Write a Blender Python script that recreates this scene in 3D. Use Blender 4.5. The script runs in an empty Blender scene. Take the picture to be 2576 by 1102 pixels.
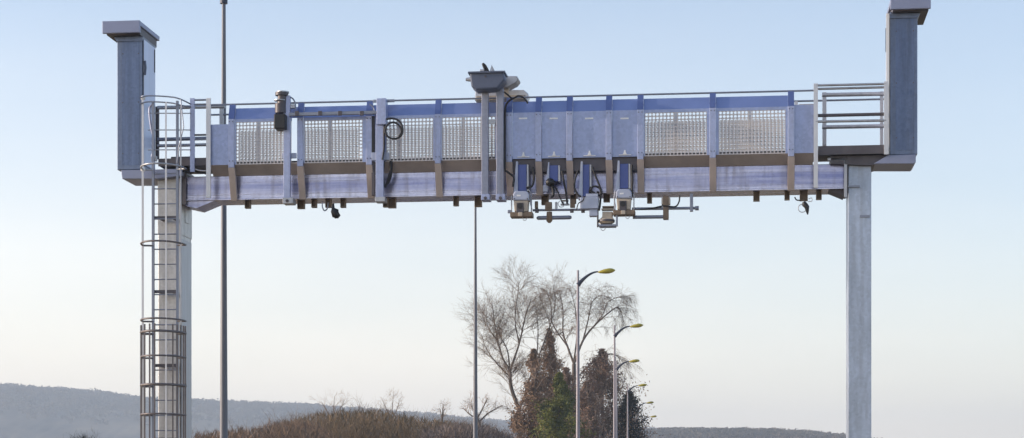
import bpy, math, random
from mathutils import Vector, noise
random.seed(7)
S = bpy.context.scene
COL = S.collection
R = math.radians

# ------------------------------------------------------------------ camera
FP, CX, HOR, EYE = 5000.0, 1288.0, 1280.0, 1.6      # focal length etc. in units of 1/2576 of the picture width
cam = bpy.data.cameras.new('camera')
co = bpy.data.objects.new('camera', cam); COL.objects.link(co)
co.location = (0, 0, EYE); co.rotation_euler = (R(90), 0, 0)
cam.sensor_width = 36; cam.lens = 36*FP/2576; cam.shift_y = (HOR-551)/2576
cam.clip_start = 0.5; cam.clip_end = 20000
S.camera = co
S.render.resolution_x = 1024; S.render.resolution_y = 438
S.view_settings.view_transform = 'Standard'; S.view_settings.look = 'None'
S.view_settings.exposure = 1.32; S.view_settings.gamma = 1
S.cycles.filter_width = 1.5

# ------------------------------------------------------------------ sky and sun
SUN_AZ, SUN_EL = -90.0, 12.0        # degrees clockwise from the view direction, and above the horizon
w = bpy.data.worlds.new('World'); S.world = w; w.use_nodes = True
nt = w.node_tree; bg = nt.nodes['Background']
sky = nt.nodes.new('ShaderNodeTexSky'); sky.sky_type = 'NISHITA'; sky.sun_disc = False
sky.sun_elevation = R(SUN_EL); sky.sun_rotation = R(SUN_AZ)
sky.air_density = 1.0; sky.dust_density = 1.2; sky.ozone_density = 1.6; sky.altitude = 100
# the sky's own pale band: thin high cloud and mist whitening the air towards the horizon all round
tco = nt.nodes.new('ShaderNodeTexCoord'); sx = nt.nodes.new('ShaderNodeSeparateXYZ'); nt.links.new(tco.outputs['Generated'], sx.inputs[0])
rp = nt.nodes.new('ShaderNodeValToRGB')
els = rp.color_ramp.elements; els[0].position = 0.0; els[0].color = (.80,)*3+(1,); els[1].position = .45; els[1].color = (.02,)*3+(1,)
for p_, c_ in ((.05, .45), (.10, .245), (.16, .135), (.25, .045)):
    e = els.new(p_); e.color = (c_,)*3+(1,)
nt.links.new(sx.outputs['Z'], rp.inputs[0])
# the mist glows more on the sun's side
side = nt.nodes.new('ShaderNodeMath'); side.operation = 'MULTIPLY_ADD'; nt.links.new(sx.outputs['X'], side.inputs[0]); side.inputs[1].default_value = -1.1; side.inputs[2].default_value = 1.0
fac = nt.nodes.new('ShaderNodeMath'); fac.operation = 'MULTIPLY'; fac.use_clamp = True
cm = nt.nodes.new('ShaderNodeMapping'); cm.inputs['Scale'].default_value = (1, 1, 5); nt.links.new(tco.outputs['Generated'], cm.inputs['Vector'])
cn = nt.nodes.new('ShaderNodeTexNoise'); cn.inputs['Scale'].default_value = 3.5; cn.inputs['Detail'].default_value = 6; nt.links.new(cm.outputs[0], cn.inputs['Vector'])
cmr = nt.nodes.new('ShaderNodeMapRange'); cmr.inputs['From Min'].default_value = .3; cmr.inputs['From Max'].default_value = .7; cmr.inputs['To Min'].default_value = .82; cmr.inputs['To Max'].default_value = 1.18
nt.links.new(cn.outputs['Fac'], cmr.inputs['Value'])
veil = nt.nodes.new('ShaderNodeMath'); veil.operation = 'MULTIPLY'; nt.links.new(rp.outputs[0], veil.inputs[0]); nt.links.new(cmr.outputs[0], veil.inputs[1])
nt.links.new(veil.outputs[0], fac.inputs[0]); nt.links.new(side.outputs[0], fac.inputs[1])
tint = nt.nodes.new('ShaderNodeMix'); tint.data_type = 'RGBA'; tint.blend_type = 'MULTIPLY'; tint.inputs[0].default_value = 1
nt.links.new(sky.outputs[0], tint.inputs[6]); tint.inputs[7].default_value = (1.04, .965, 1.0, 1)
mx = nt.nodes.new('ShaderNodeMix'); mx.data_type = 'RGBA'; nt.links.new(fac.outputs[0], mx.inputs[0])
nt.links.new(tint.outputs[2], mx.inputs[6]); mx.inputs[7].default_value = (8.5, 7.2, 5.9, 1)
nt.links.new(mx.outputs[2], bg.inputs['Color']); bg.inputs['Strength'].default_value = 0.12
sl = bpy.data.lights.new('sun', 'SUN'); sl.energy = 2.2; sl.angle = R(0.5); sl.color = (1.0, 0.84, 0.68)
so = bpy.data.objects.new('sun', sl); COL.objects.link(so)
sd = Vector((math.sin(R(SUN_AZ))*math.cos(R(SUN_EL)), math.cos(R(SUN_AZ))*math.cos(R(SUN_EL)), math.sin(R(SUN_EL))))
so.rotation_euler = (-sd).to_track_quat('-Z', 'Y').to_euler()

# ------------------------------------------------------------------ materials
def mat(name, rgb, rough=.5, metal=0.0, var=.12, scale=3.0, stretch=(1, 1, 1), rgb2=None, bump=0.0, bscale=40, detail=5, grime=0.0, gcol=(.13, .10, .08)):
    m = bpy.data.materials.new(name); m.use_nodes = True
    n = m.node_tree.nodes; l = m.node_tree.links; b = n['Principled BSDF']
    tc = n.new('ShaderNodeTexCoord'); mp = n.new('ShaderNodeMapping'); mp.inputs['Scale'].default_value = stretch
    l.new(tc.outputs['Object'], mp.inputs['Vector'])
    nz = n.new('ShaderNodeTexNoise'); nz.inputs['Scale'].default_value = scale; nz.inputs['Detail'].default_value = detail
    nz.inputs['Roughness'].default_value = .65
    l.new(mp.outputs[0], nz.inputs['Vector'])
    cr = n.new('ShaderNodeValToRGB'); cr.color_ramp.elements[0].position = .3; cr.color_ramp.elements[1].position = .7
    a = rgb2 if rgb2 else tuple(c*(1-var) for c in rgb)
    c2 = rgb if rgb2 else tuple(min(1, c*(1+var)) for c in rgb)
    cr.color_ramp.elements[0].color = (*a, 1); cr.color_ramp.elements[1].color = (*c2, 1)
    l.new(nz.outputs['Fac'], cr.inputs[0]); l.new(cr.outputs[0], b.inputs['Base Color'])
    if grime:
        # rain streaks and dirt: tall thin patches of a dull brown, where the noise is high
        mg = n.new('ShaderNodeMapping'); mg.inputs['Scale'].default_value = (9, 9, .7); l.new(tc.outputs['Object'], mg.inputs['Vector'])
        ng = n.new('ShaderNodeTexNoise'); ng.inputs['Scale'].default_value = 1.0; ng.inputs['Detail'].default_value = 6; l.new(mg.outputs[0], ng.inputs['Vector'])
        gr = n.new('ShaderNodeMapRange'); gr.inputs['From Min'].default_value = .50; gr.inputs['From Max'].default_value = .72; gr.inputs['To Max'].default_value = grime
        l.new(ng.outputs['Fac'], gr.inputs['Value'])
        # zinc spangle
        vo = n.new('ShaderNodeTexVoronoi'); vo.inputs['Scale'].default_value = 22; l.new(tc.outputs['Object'], vo.inputs['Vector'])
        hs = n.new('ShaderNodeHueSaturation'); vm = n.new('ShaderNodeMapRange'); vm.inputs['To Min'].default_value = .90; vm.inputs['To Max'].default_value = 1.09
        l.new(vo.outputs['Color'], vm.inputs['Value']); l.new(vm.outputs[0], hs.inputs['Value']); l.new(cr.outputs[0], hs.inputs['Color'])
        mxg = n.new('ShaderNodeMix'); mxg.data_type = 'RGBA'; l.new(gr.outputs[0], mxg.inputs[0]); l.new(hs.outputs[0], mxg.inputs[6]); mxg.inputs[7].default_value = (*gcol, 1)
        l.new(mxg.outputs[2], b.inputs['Base Color'])
    mr = n.new('ShaderNodeMapRange'); mr.inputs['To Min'].default_value = max(.05, rough-.1); mr.inputs['To Max'].default_value = min(1, rough+.12)
    l.new(nz.outputs['Fac'], mr.inputs['Value']); l.new(mr.outputs[0], b.inputs['Roughness'])
    b.inputs['Metallic'].default_value = metal
    if bump:
        n2 = n.new('ShaderNodeTexNoise'); n2.inputs['Scale'].default_value = bscale; n2.inputs['Detail'].default_value = 4
        l.new(tc.outputs['Object'], n2.inputs['Vector'])
        bp = n.new('ShaderNodeBump'); bp.inputs['Strength'].default_value = bump; bp.inputs['Distance'].default_value = .02
        l.new(n2.outputs['Fac'], bp.inputs['Height']); l.new(bp.outputs[0], b.inputs['Normal'])
    return m
M = {
 'galv':   mat('galvanised steel', (.42, .43, .46), .42, .55, .14, 2.5, (3, 3, .5), bump=.15, bscale=25),
 'pale':   mat('pale galvanised steel', (.62, .62, .64), .4, .45, .10, 2.5, (3, 3, .5)),
 'column_l': mat('weathered column with beige reflection', (.52, .51, .50), .42, .45, .28, 1.2, (2, 2, .3), bump=.1, bscale=12, grime=.3),  # beige cast is a reflection put into the steel's colour, under real grime
 'column_r': mat('galvanised column with blue reflection', (.40, .46, .56), .40, .5, .25, 1.6, (2, 2, .35), bump=.1, bscale=12, grime=.18),  # blue cast is a reflection put into the steel's colour
 'blue':   mat('blue grey painted sheet', (.33, .385, .58), .36, .4, .10, 1.5, (1, 1, 1), grime=.12),
 'postb':  mat('blue grey painted post', (.38, .43, .62), .4, .3, .08, 2.5, (1, 1, .5), grime=.35),
 'posthead': mat('deep blue post head', (.12, .17, .38), .4, .3, .1, 3),
 'bluetop': mat('bluer top sheet', (.22, .29, .54), .34, .4, .08, 1.5),  # bluer tone than the panel sheet below
 'tower':  mat('dark blue grey cabinet paint', (.16, .205, .31), .36, .35, .28, 1.3, (2.5, 2.5, .25), grime=.3, gcol=(.09, .09, .1)),
 'towerfront': mat('slate blue cabinet front', (.12, .165, .275), .34, .35, .3, 1.5, (2.5, 2.5, .2), grime=.3, gcol=(.08, .08, .1)),
 'towerside': mat('lightened blue cabinet door', (.56, .61, .76), .38, .3, .10, 1.3, (2, 2, .4)),  # pale door, lightened further in colour because its side lies in shade
 'cap':    mat('lavender grey roof sheet', (.26, .285, .40), .4, .3, .08, 2, (1, 1, 1)),
 'beam':   mat('galvanised box beam with painted reflections', (.68, .68, .82), .24, .7, .22, 1.1, (.16, 1, 4.5), rgb2=(.14, .16, .36), bump=.12, bscale=6, grime=.45),  # pale and blue streaks put reflected highlights into the beam's colour
 'perf':   mat('beige grey perforated sheet', (.60, .56, .55), .5, .3, .06, 4),
 'mast': mat('blue grey mast paint', (.26, .28, .36), .4, .3, .1, 2, (2, 2, .5), grime=.3),
 'cream': mat('cream-lit rear sheet', (.80, .73, .64), .6, .1, .08, 2),  # warm sunlight on the rear sheets is put into this colour
 'soffit': mat('warm-lit soffit sheet', (.47, .41, .37), .45, .3, .2, 1.5, (1, 1, 1)),  # tan is warm light bounced off the ground, put into the colour
 'foot': mat('warm-lit post foot', (.50, .42, .38), .45, .3, .12, 2.5),  # feet carry the ground's warm bounce in their colour
 'cage': mat('brown grey cage bar', (.17, .15, .15), .5, .4, .2, 4),
 'dark':   mat('dark brown grey steel', (.10, .09, .10), .5, .3, .2, 3),
 'rail':   mat('grey rail tube', (.24, .26, .32), .4, .5, .12, 4),
 'black':  mat('black plastic', (.012, .012, .014), .45, 0, .2, 8),
 'cable':  mat('black rubber cable', (.014, .014, .018), .6, 0, .2, 8),
 'deepblue': mat('deep blue painted arm', (.08, .115, .33), .4, .2, .10, 3),
 'house':  mat('light grey blue housing', (.42, .46, .58), .4, .1, .08, 6),
 'beige':  mat('beige cast housing', (.50, .42, .33), .5, .1, .15, 6),
 'brownsteel': mat('rust tinged bracket', (.22, .16, .11), .6, .3, .25, 8),
 'white':  mat('white sticker', (.82, .82, .82), .5, 0, .03, 8),
 'greyhead': mat('slate grey device shell', (.10, .12, .18), .45, .1, .08, 5),
 'lampost': mat('grey lamp post paint', (.15, .155, .18), .5, .2, .15, 1.0, (1, 1, .3)),
 'lampost2': mat('light grey lamp post paint', (.27, .25, .28), .5, .25, .15, 1.0, (1, 1, .3)),
 'olive':  mat('olive yellow luminaire', (.40, .33, .03), .45, 0, .10, 5),
 'arm':    mat('dark lamp arm', (.05, .055, .08), .45, .2, .1, 3),
 'bark':   mat('pale grey brown bark', (.15, .12, .10), .9, 0, .3, 2.0, (1, 1, .4)),
 'palestem': mat('pale stem', (.34, .26, .21), .9, 0, .25, 1.0),
 'twig':   mat('grey brown twig', (.23, .17, .125), .9, 0, .25, 1.0),
 'brownfol': mat('rusty brown conifer foliage', (.42, .265, .16), .9, 0, .5, 1.3, rgb2=(.09, .058, .035), detail=8),
 'mauvefol': mat('mauve brown conifer foliage', (.44, .285, .20), .9, 0, .5, 1.3, rgb2=(.12, .078, .058), detail=8),
 'greenfol': mat('green fir foliage', (.22, .215, .025), .85, 0, .5, 1.0, rgb2=(.022, .045, .012), detail=8),
 'darkfol': mat('blackish evergreen foliage', (.03, .035, .025), .9, 0, .4, .9, rgb2=(.012, .014, .014)),
 'brush':  mat('brown winter twigs', (.25, .165, .09), .9, 0, .4, .8, rgb2=(.05, .04, .018), detail=8),
 'brushred': mat('reddish winter twigs', (.29, .19, .125), .9, 0, .4, .9, rgb2=(.07, .048, .032), detail=8),
 'brushgrey': mat('grey mauve winter twigs', (.25, .195, .165), .9, 0, .4, .9, rgb2=(.06, .048, .048), detail=8),
 'hill':   mat('wooded hillside', (.20, .16, .10), .95, 0, .4, .02, rgb2=(.012, .016, .015), detail=12),
 'wood': mat('bare winter woodland', (.17, .135, .10), .95, 0, .4, .03, rgb2=(.045, .04, .035), detail=8),
 'grass':  mat('straw coloured winter grass', (.36, .26, .14), .95, 0, .3, .15, rgb2=(.24, .18, .09), bump=.3, bscale=3),
 'asphalt': mat('worn dusty asphalt', (.17, .14, .115), .9, 0, .2, 2, bump=.3, bscale=30),
 'paint':  mat('road paint', (.7, .7, .68), .7, 0, .1, 4),
 'concrete': mat('concrete', (.35, .34, .32), .85, 0, .15, 3, bump=.2, bscale=20),
}

# ------------------------------------------------------------------ mesh helpers
class MB:
    def __init__(s): s.v = []; s.f = []; s.sm = []
    def add(s, vs, fs, smooth=False):
        o = len(s.v); s.v += [tuple(p) for p in vs]; s.f += [tuple(i+o for i in f) for f in fs]; s.sm += [smooth]*len(fs)
    def box(s, x0, x1, y0, y1, z0, z1):
        if x0 > x1: x0, x1 = x1, x0
        if y0 > y1: y0, y1 = y1, y0
        if z0 > z1: z0, z1 = z1, z0
        s.add([(x0,y0,z0),(x1,y0,z0),(x1,y1,z0),(x0,y1,z0),(x0,y0,z1),(x1,y0,z1),(x1,y1,z1),(x0,y1,z1)],
              [(0,3,2,1),(4,5,6,7),(0,1,5,4),(1,2,6,5),(2,3,7,6),(3,0,4,7)])
    def prism(s, pts, axis, a0, a1):
        # pts: closed outline; axis 'y': pts are (x,z) extruded in y; axis 'x': pts are (y,z) extruded in x
        n = len(pts)
        mk = (lambda p, a: (p[0], a, p[1])) if axis == 'y' else (lambda p, a: (a, p[0], p[1]))
        area = sum(pts[i][0]*pts[(i+1)%n][1]-pts[(i+1)%n][0]*pts[i][1] for i in range(n))
        if (area < 0) == (axis == 'y'): pts = pts[::-1]
        # after this the front cap (a0) faces outwards
        if a0 > a1: a0, a1 = a1, a0
        vs = [mk(p, a0) for p in pts]+[mk(p, a1) for p in pts]
        fs = [tuple(range(n)), tuple(range(2*n-1, n-1, -1))]
        for i in range(n):
            j = (i+1) % n; fs.append((i, i+n, j+n, j))
        s.add(vs, fs)
    def tube(s, pts, r, n=8, smooth=True, cap=True):
        pts = [Vector(p) for p in pts]; k = len(pts)
        rr = r if isinstance(r, (list, tuple)) else [r]*k
        vs = []; ref = None
        for i, p in enumerate(pts):
            d = (pts[min(i+1, k-1)]-pts[max(i-1, 0)])
            if d.length < 1e-9: d = Vector((0, 0, 1))
            d.normalize()
            if ref is None:
                ref = d.orthogonal().normalized()
            else:
                ref = ref - d*ref.dot(d)
                ref = ref.normalized() if ref.length > 1e-6 else d.orthogonal().normalized()
            b = d.cross(ref)
            for j in range(n):
                a = 2*math.pi*j/n
                vs.append(p+(ref*math.cos(a)+b*math.sin(a))*rr[i])
        fs = []
        for i in range(k-1):
            for j in range(n):
                q = (j+1) % n; fs.append((i*n+j, i*n+q, (i+1)*n+q, (i+1)*n+j))
        s.add(vs, fs, smooth)
        if cap: s.add([vs[j] for j in range(n)], [tuple(range(n-1, -1, -1))]); s.add([vs[(k-1)*n+j] for j in range(n)], [tuple(range(n))])
    def ball(s, c, r, sc=(1, 1, 1), nu=12, nv=8):
        vs = []; fs = []
        for i in range(nv+1):
            t = math.pi*i/nv
            for j in range(nu):
                a = 2*math.pi*j/nu
                vs.append((c[0]+r*sc[0]*math.sin(t)*math.cos(a), c[1]+r*sc[1]*math.sin(t)*math.sin(a), c[2]+r*sc[2]*math.cos(t)))
        for i in range(nv):
            for j in range(nu):
                q = (j+1) % nu; fs.append((i*nu+j, (i+1)*nu+j, (i+1)*nu+q, i*nu+q))
        s.add(vs, fs, True)
    def build(s, name, m, parent=None, off=(0, 0, 0), bevel=0):
        me = bpy.data.meshes.new(name)
        me.from_pydata([(x-off[0], y-off[1], z-off[2]) for x, y, z in s.v], [], s.f)
        me.polygons.foreach_set('use_smooth', s.sm); me.materials.append(m); me.update()
        o = bpy.data.objects.new(name, me); COL.objects.link(o)
        if parent: o.parent = parent
        if bevel:
            b = o.modifiers.new('bevel', 'BEVEL'); b.width = bevel; b.segments = 2; b.limit_method = 'ANGLE'; b.angle_limit = R(40)
        return o

def tag(o, label=None, cat=None, group=None, kind=None):
    if label: o['label'] = label
    if cat: o['category'] = cat
    if group: o['group'] = group
    if kind: o['kind'] = kind
    return o
class Thing:
    """An Empty at the thing's base. off = origin in the working frame; gantry things use the gantry's turned frame."""
    def __init__(s, name, label, cat, off=(0, 0, 0), frame='world', group=None):
        e = bpy.data.objects.new(name, None); COL.objects.link(e); e.empty_display_size = .3
        s.e = e; s.off = off
        if frame == 'gantry': e.location = G2W(off); e.rotation_euler = (0, 0, -TH)
        else: e.location = off
        tag(e, label, cat, group)
    def part(s, name, mb, m, parent=None, bevel=0):
        if isinstance(m, str): m = M[m]
        return mb.build(name, m, parent or s.e, s.off, bevel)

# ------------------------------------------------------------------ the gantry's frame: u along it, v back from its front face, z up
TAN = .116; TH = math.atan(TAN)
AX = Vector((math.cos(TH), -math.sin(TH), 0)); NX = Vector((math.sin(TH), math.cos(TH), 0)); OO = Vector((0, 36.07, 0))
def G2W(p): return OO+AX*p[0]+NX*p[1]+Vector((0, 0, p[2]))
def G(px, py, v=0.0):
    d = Vector(((px-CX)/FP, 1, (HOR-py)/FP)); t = (OO.dot(NX)+v)/d.dot(NX)
    return ((d*t-OO).dot(AX), v, EYE+t*d.z)
def U(px, v=0.0): return G(px, 400, v)[0]
def Z(px, py, v=0.0): return G(px, py, v)[2]
def pb(mb, x0, y0, x1, y1, v0, v1):
    xm, ym = (x0+x1)/2, (y0+y1)/2
    mb.box(U(x0, v0), U(x1, v0), v0, v1, Z(xm, y0, v0), Z(xm, y1, v0))
def pp(mb, pts, v0, v1): mb.prism([(G(x, y, v0)[0], G(x, y, v0)[2]) for x, y in pts], 'y', v0, v1)
def gt(mb, pts, r, v=0.0, n=8): mb.tube([G(p[0], p[1], p[2] if len(p) > 2 else v) for p in pts], r, n)
def smooth_pts(pts, k=6):
    out = []
    P = [Vector(p) for p in pts]; P = [P[0]*2-P[1]]+P+[P[-1]*2-P[-2]]
    for i in range(1, len(P)-2):
        for j in range(k):
            t = j/k
            out.append(.5*((2*P[i])+(-P[i-1]+P[i+1])*t+(2*P[i-1]-5*P[i]+4*P[i+1]-P[i+2])*t*t+(-P[i-1]+3*P[i]-3*P[i+1]+P[i+2])*t**3))
    out.append(P[-2]); return out
def gcable(mb, pts, r=.012, v=-.1, n=6):
    q = [G(p[0], p[1], p[2] if len(p) > 2 else v) for p in pts]
    mb.tube(smooth_pts(q), r, n)

VB0, VB1 = .25, .85        # box beam front and back
z_rail = (Z(583, 261)+Z(1990, 229))/2
z_ptop = (Z(640, 271, .08)+Z(1890, 243, .08))/2
z_bend = (Z(583, 302)+Z(1990, 266))/2
z_pbot = (Z(650, 410)+Z(1890, 391))/2
z_bt = (Z(650, 435, VB0)+Z(1890, 423, VB0))/2
z_bb = (Z(760, 496, VB0)+Z(1900, 477, VB0))/2
print('heights', z_rail, z_ptop, z_bend, z_pbot, z_bt, z_bb)

# ------------------------------------------------------------------ ground, road, hills
def sheet(name, x0, x1, y0, y1, z, m, kind='structure', nx=1, ny=1):
    mb = MB(); vs = []; fs = []
    for j in range(ny+1):
        for i in range(nx+1): vs.append((x0+(x1-x0)*i/nx, y0+(y1-y0)*j/ny, z))
    for j in range(ny):
        for i in range(nx): a = j*(nx+1)+i; fs.append((a, a+1, a+nx+2, a+nx+1))
    mb.add(vs, fs); o = mb.build(name, M[m]); tag(o, kind=kind); return o
sheet('ground', -2600, 2600, -500, 3600, 0, 'grass')
sheet('road', -5.2, 5.6, -200, 900, .012, 'asphalt')
mb = MB()
for x in (-4.9, 5.3): mb.box(x-.09, x+.09, -200, 900, .004, .018)
for k in range(80): mb.box(.11, .27, -190+13*k, -187+13*k, .004, .018)
tag(mb.build('road_markings', M['paint']), kind='structure')

def interp(pr, x):
    if x <= pr[0][0]: return pr[0][1]
    for a, b in zip(pr, pr[1:]):
        if x <= b[0]: return a[1]+(b[1]-a[1])*(x-a[0])/(b[0]-a[0])
    return pr[-1][1]
def hill(name, prof, Y, depth, px0, px1, bumps, seed, step, ntrees, tsc, wlabel, sink, ny=46):
    x0, x1 = (px0-CX)/FP*Y, (px1-CX)/FP*Y; nx = int((x1-x0)/step)
    vs = []; fs = []
    for j in range(ny+1):
        s = j/ny; y = Y-depth+s*depth*1.5
        e = s*1.5
        prof_s = math.sin(min(1, e)*math.pi/2)**.8 if e <= 1 else math.cos((e-1)*math.pi)**1
        for i in range(nx+1):
            x = x0+(x1-x0)*i/nx; px = CX+x/Y*FP
            h = EYE+(HOR-sink-interp(prof, px))/FP*Y
            edge = min(1, (px-px0)/160, (px1-px)/160); edge = max(0, edge); edge = edge*edge*(3-2*edge)
            q = Vector((x/7.5+seed, y/7.5, seed)); b = noise.noise(q)*.55+noise.noise(q*2.3)*.45+noise.noise(q*.3)*.25
            big = noise.noise(Vector((x/160, y/160, seed)))
            vs.append((x, y, max(-2, (h*max(prof_s, 0)+big*h*.02*min(1, 3*(1-e) if e < 1 else 0))*edge + (bumps*(b+.2) if prof_s > .02 else -2))))
    for j in range(ny):
        for i in range(nx): a = j*(nx+1)+i; fs.append((a, a+1, a+nx+2, a+nx+1))
    mb = MB(); mb.add(vs, fs, True); o = mb.build(name, M['hill']); tag(o, kind='structure')
    rng = random.Random(int(seed*10)); wd = MB(); r1 = int(ny*.30); r2 = int(ny*.70)
    for k in range(ntrees):
        j = int(r1+(r2-r1)*rng.random()**.6); i = rng.randrange(nx); p = Vector(vs[j*(nx+1)+i]); hh = rng.uniform(3.5, 7.5)*tsc; rr = hh*rng.uniform(.35, .6)
        if p.z < 3: continue
        for q in range(26):
            u_ = Vector((rng.gauss(0, .5), rng.gauss(0, .5), max(-1, min(.7, rng.gauss(0, .4)))))
            c = p+Vector((u_.x*rr, u_.y*rr, hh*.42+u_.z*hh*.5)); sz = rng.uniform(.5, 1.2)*tsc
            a = Vector((rng.gauss(0, .6), -1, rng.gauss(0, .6))).normalized(); b1 = a.orthogonal().normalized(); c1 = a.cross(b1)
            wd.add([c-b1*sz, c-c1*sz*.6, c+b1*sz, c+c1*sz*.6], [(0, 1, 2, 3)])
    wo = wd.build('woodland', M['wood']); tag(wo, wlabel, 'woodland', kind='stuff')
    return o
hill('hills', [(-300, 950), (-100, 970), (0, 978), (60, 977), (100, 982), (180, 987), (260, 993), (310, 997), (345, 1006), (400, 1011), (484, 1014),
     (652, 1022), (766, 1026), (900, 1036), (1050, 1048), (1180, 1062), (1290, 1070), (1450, 1080), (1700, 1090)], 2300, 700, -420, 1900, 2.5, 3.1, 3.2, 6500, 1.25, 'hazy bare woodland covering the long blue hill at the left', 9)
hill('hills', [(1400, 1075), (1600, 1076), (1650, 1073), (1750, 1072), (1870, 1073), (1913, 1074), (1990, 1078), (2040, 1082), (2083, 1087),
     (2131, 1093), (2200, 1106), (2300, 1122), (2600, 1160)], 1150, 300, 1330, 2900, 1.2, 9.7, 1.6, 5200, .6, 'mauve bare woodland along the low ridge at the right', 22)

# ------------------------------------------------------------------ vegetation
def W(px, py, Y): return Vector(((px-CX)/FP*Y, Y, EYE+(HOR-py)/FP*Y))
def sprout(mb, p, d, L, r, lev, droop, kids, rng, n=3):
    pts = [p.copy()]; q = p.copy(); dd = d.normalized(); seg = 3
    for i in range(seg):
        dd = (dd+Vector((rng.uniform(-.22, .22), rng.uniform(-.22, .22), rng.uniform(-.16, .16)-droop*(i+1)*.5))).normalized()
        q = q+dd*(L/seg); pts.append(q.copy())
    mb.tube(pts, [r, r*.7, r*.45, r*.25], n, cap=False)
    if lev <= 0: return
    for k in range(kids):
        t = rng.uniform(.25, 1)*seg; i = min(int(t), seg-1); b = pts[i].lerp(pts[i+1], t-i)
        base = (pts[i+1]-pts[i]).normalized()
        side = Vector((rng.gauss(0, 1), rng.gauss(0, 1), rng.gauss(0, .6))).normalized()
        sprout(mb, b, base*.9+side*.75, L*rng.uniform(.45, .7), max(r*.5, .0055), lev-1, droop*1.3, kids-1 if kids > 3 else kids, rng, n)
def bare_tree(name, label, limbs, Y, L, seed, droop=.05, kids=5, dens=9, rmin=.011, cat='tree', mbark='bark', lev=2, group=None, spread=.9):
    rng = random.Random(seed)
    base = W(limbs[0][0][0][0], HOR, Y); base.z = 0
    t = Thing(name, label, cat, tuple(base), group=group)
    tr = MB(); tw = MB()
    first = True
    for pts, r0, r1 in limbs:
        dy = 0; q = []
        slope = 0 if first else rng.uniform(-.035, .035)
        for i, (x, y) in enumerate(pts):
            q.append(W(x, y, Y)+Vector((0, slope*(abs(pts[0][1]-y))*Y/FP*6, 0)))
        if first: q = [Vector((q[0].x, q[0].y, 0))]+q
        k = 4; q = smooth_pts(q, k); m_ = len(q)
        rad = [r0+(r1-r0)*i/(m_-1) for i in range(m_)]
        tr.tube(q, rad, 7)
        nsp = dens if not first else 3
        for s in range(nsp):
            u = rng.uniform(.35, 1) if not first else rng.uniform(.8, 1)
            i = min(int(u*(m_-1)), m_-2); b = q[i]; d = (q[i+1]-q[i]).normalized()
            side = Vector((rng.gauss(0, 1), rng.gauss(0, 1), rng.gauss(.2, .4))).normalized()
            sprout(tw, b, d*.8+side*spread, L*rng.uniform(.6, 1.15)*(1.25-u*.4), min(max(rad[i]*.4, rmin*1.2), .026), lev, droop, kids, rng)
        first = False
    t.part('trunk', tr, mbark); t.part('crown', tw, 'twig' if L > 1.2 else 'palestem')
    return t
def c8(x, y): return ((1250+x/2.152)*.9096, (700+y/2.152)*.9096)
def L8(*p): return [c8(x, y) for x, y in p]

birch = bare_tree('birch_tree', 'bare birch with a forked pale trunk, left of the brown cypresses', [
    (L8((404, 1120), (402, 1020), (398, 930)), 0.216, 0.173),
    (L8((398, 930), (352, 800), (345, 700)), 0.158, 0.122),
    (L8((345, 700), (300, 620), (272, 520), (250, 400), (240, 300)), 0.094, 0.022),
    (L8((345, 700), (400, 540), (432, 400), (470, 280)), 0.094, 0.022),
    (L8((345, 705), (330, 580), (290, 500), (262, 430)), 0.065, 0.022),
    (L8((398, 930), (432, 850), (450, 780), (500, 640), (512, 460), (500, 320)), 0.101, 0.022),
    (L8((348, 740), (270, 660), (205, 570), (175, 480)), 0.058, 0.014),
    (L8((400, 540), (375, 400), (390, 260), (400, 170)), 0.058, 0.014),
    (L8((450, 780), (560, 500), (610, 330), (600, 200)), 0.065, 0.014),
    (L8((270, 520), (215, 440), (205, 330)), 0.036, 0.011)], 150, 1.8, 11, droop=-.02, kids=7, dens=24)
iv = MB(); rng = random.Random(3)
def tuft(mb, p, s, rng, d=None):
    a = d or Vector((rng.gauss(0, 1), rng.gauss(0, 1), rng.gauss(0, 1))).normalized()
    b = a.orthogonal().normalized(); c = a.cross(b)
    an = rng.uniform(0, 6.28); b2 = b*math.cos(an)+c*math.sin(an); c2 = a.cross(b2)
    mb.add([p-b2*s, p-c2*s*.45, p+b2*s, p+c2*s*.45], [(0, 1, 2, 3)])
for k in range(900):
    c = W(*c8(382+rng.gauss(0, 14), 1010+rng.gauss(0, 26)), 150)
    tuft(iv, c+Vector((0, rng.gauss(0, .3), 0)), rng.uniform(.06, .14), rng)
birch.part('ivy', iv, 'brownfol')

willow = bare_tree('weeping_birch', 'bare weeping birch with arching drooping twigs behind the lamp posts', [
    (L8((722, 1120), (724, 900), (726, 660)), 0.204, 0.160),
    (L8((726, 660), (690, 560), (662, 470), (662, 330), (640, 210)), 0.102, 0.024),
    (L8((726, 660), (780, 520), (850, 430), (940, 350), (990, 325), (1020, 390)), 0.102, 0.016),
    (L8((780, 520), (810, 400), (835, 290), (880, 250)), 0.068, 0.016),
    (L8((690, 560), (600, 420), (590, 300), (560, 210)), 0.061, 0.016),
    (L8((726, 640), (745, 480), (735, 330), (700, 190)), 0.075, 0.016),
    (L8((850, 430), (900, 360), (930, 290), (985, 260)), 0.048, 0.016),
    (L8((726, 760), (850, 640), (940, 600), (990, 620), (1005, 690)), 0.061, 0.012),
    (L8((662, 470), (610, 480), (560, 360), (520, 260)), 0.048, 0.016)], 155, 1.7, 23, droop=.2, kids=7, dens=22)

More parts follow.
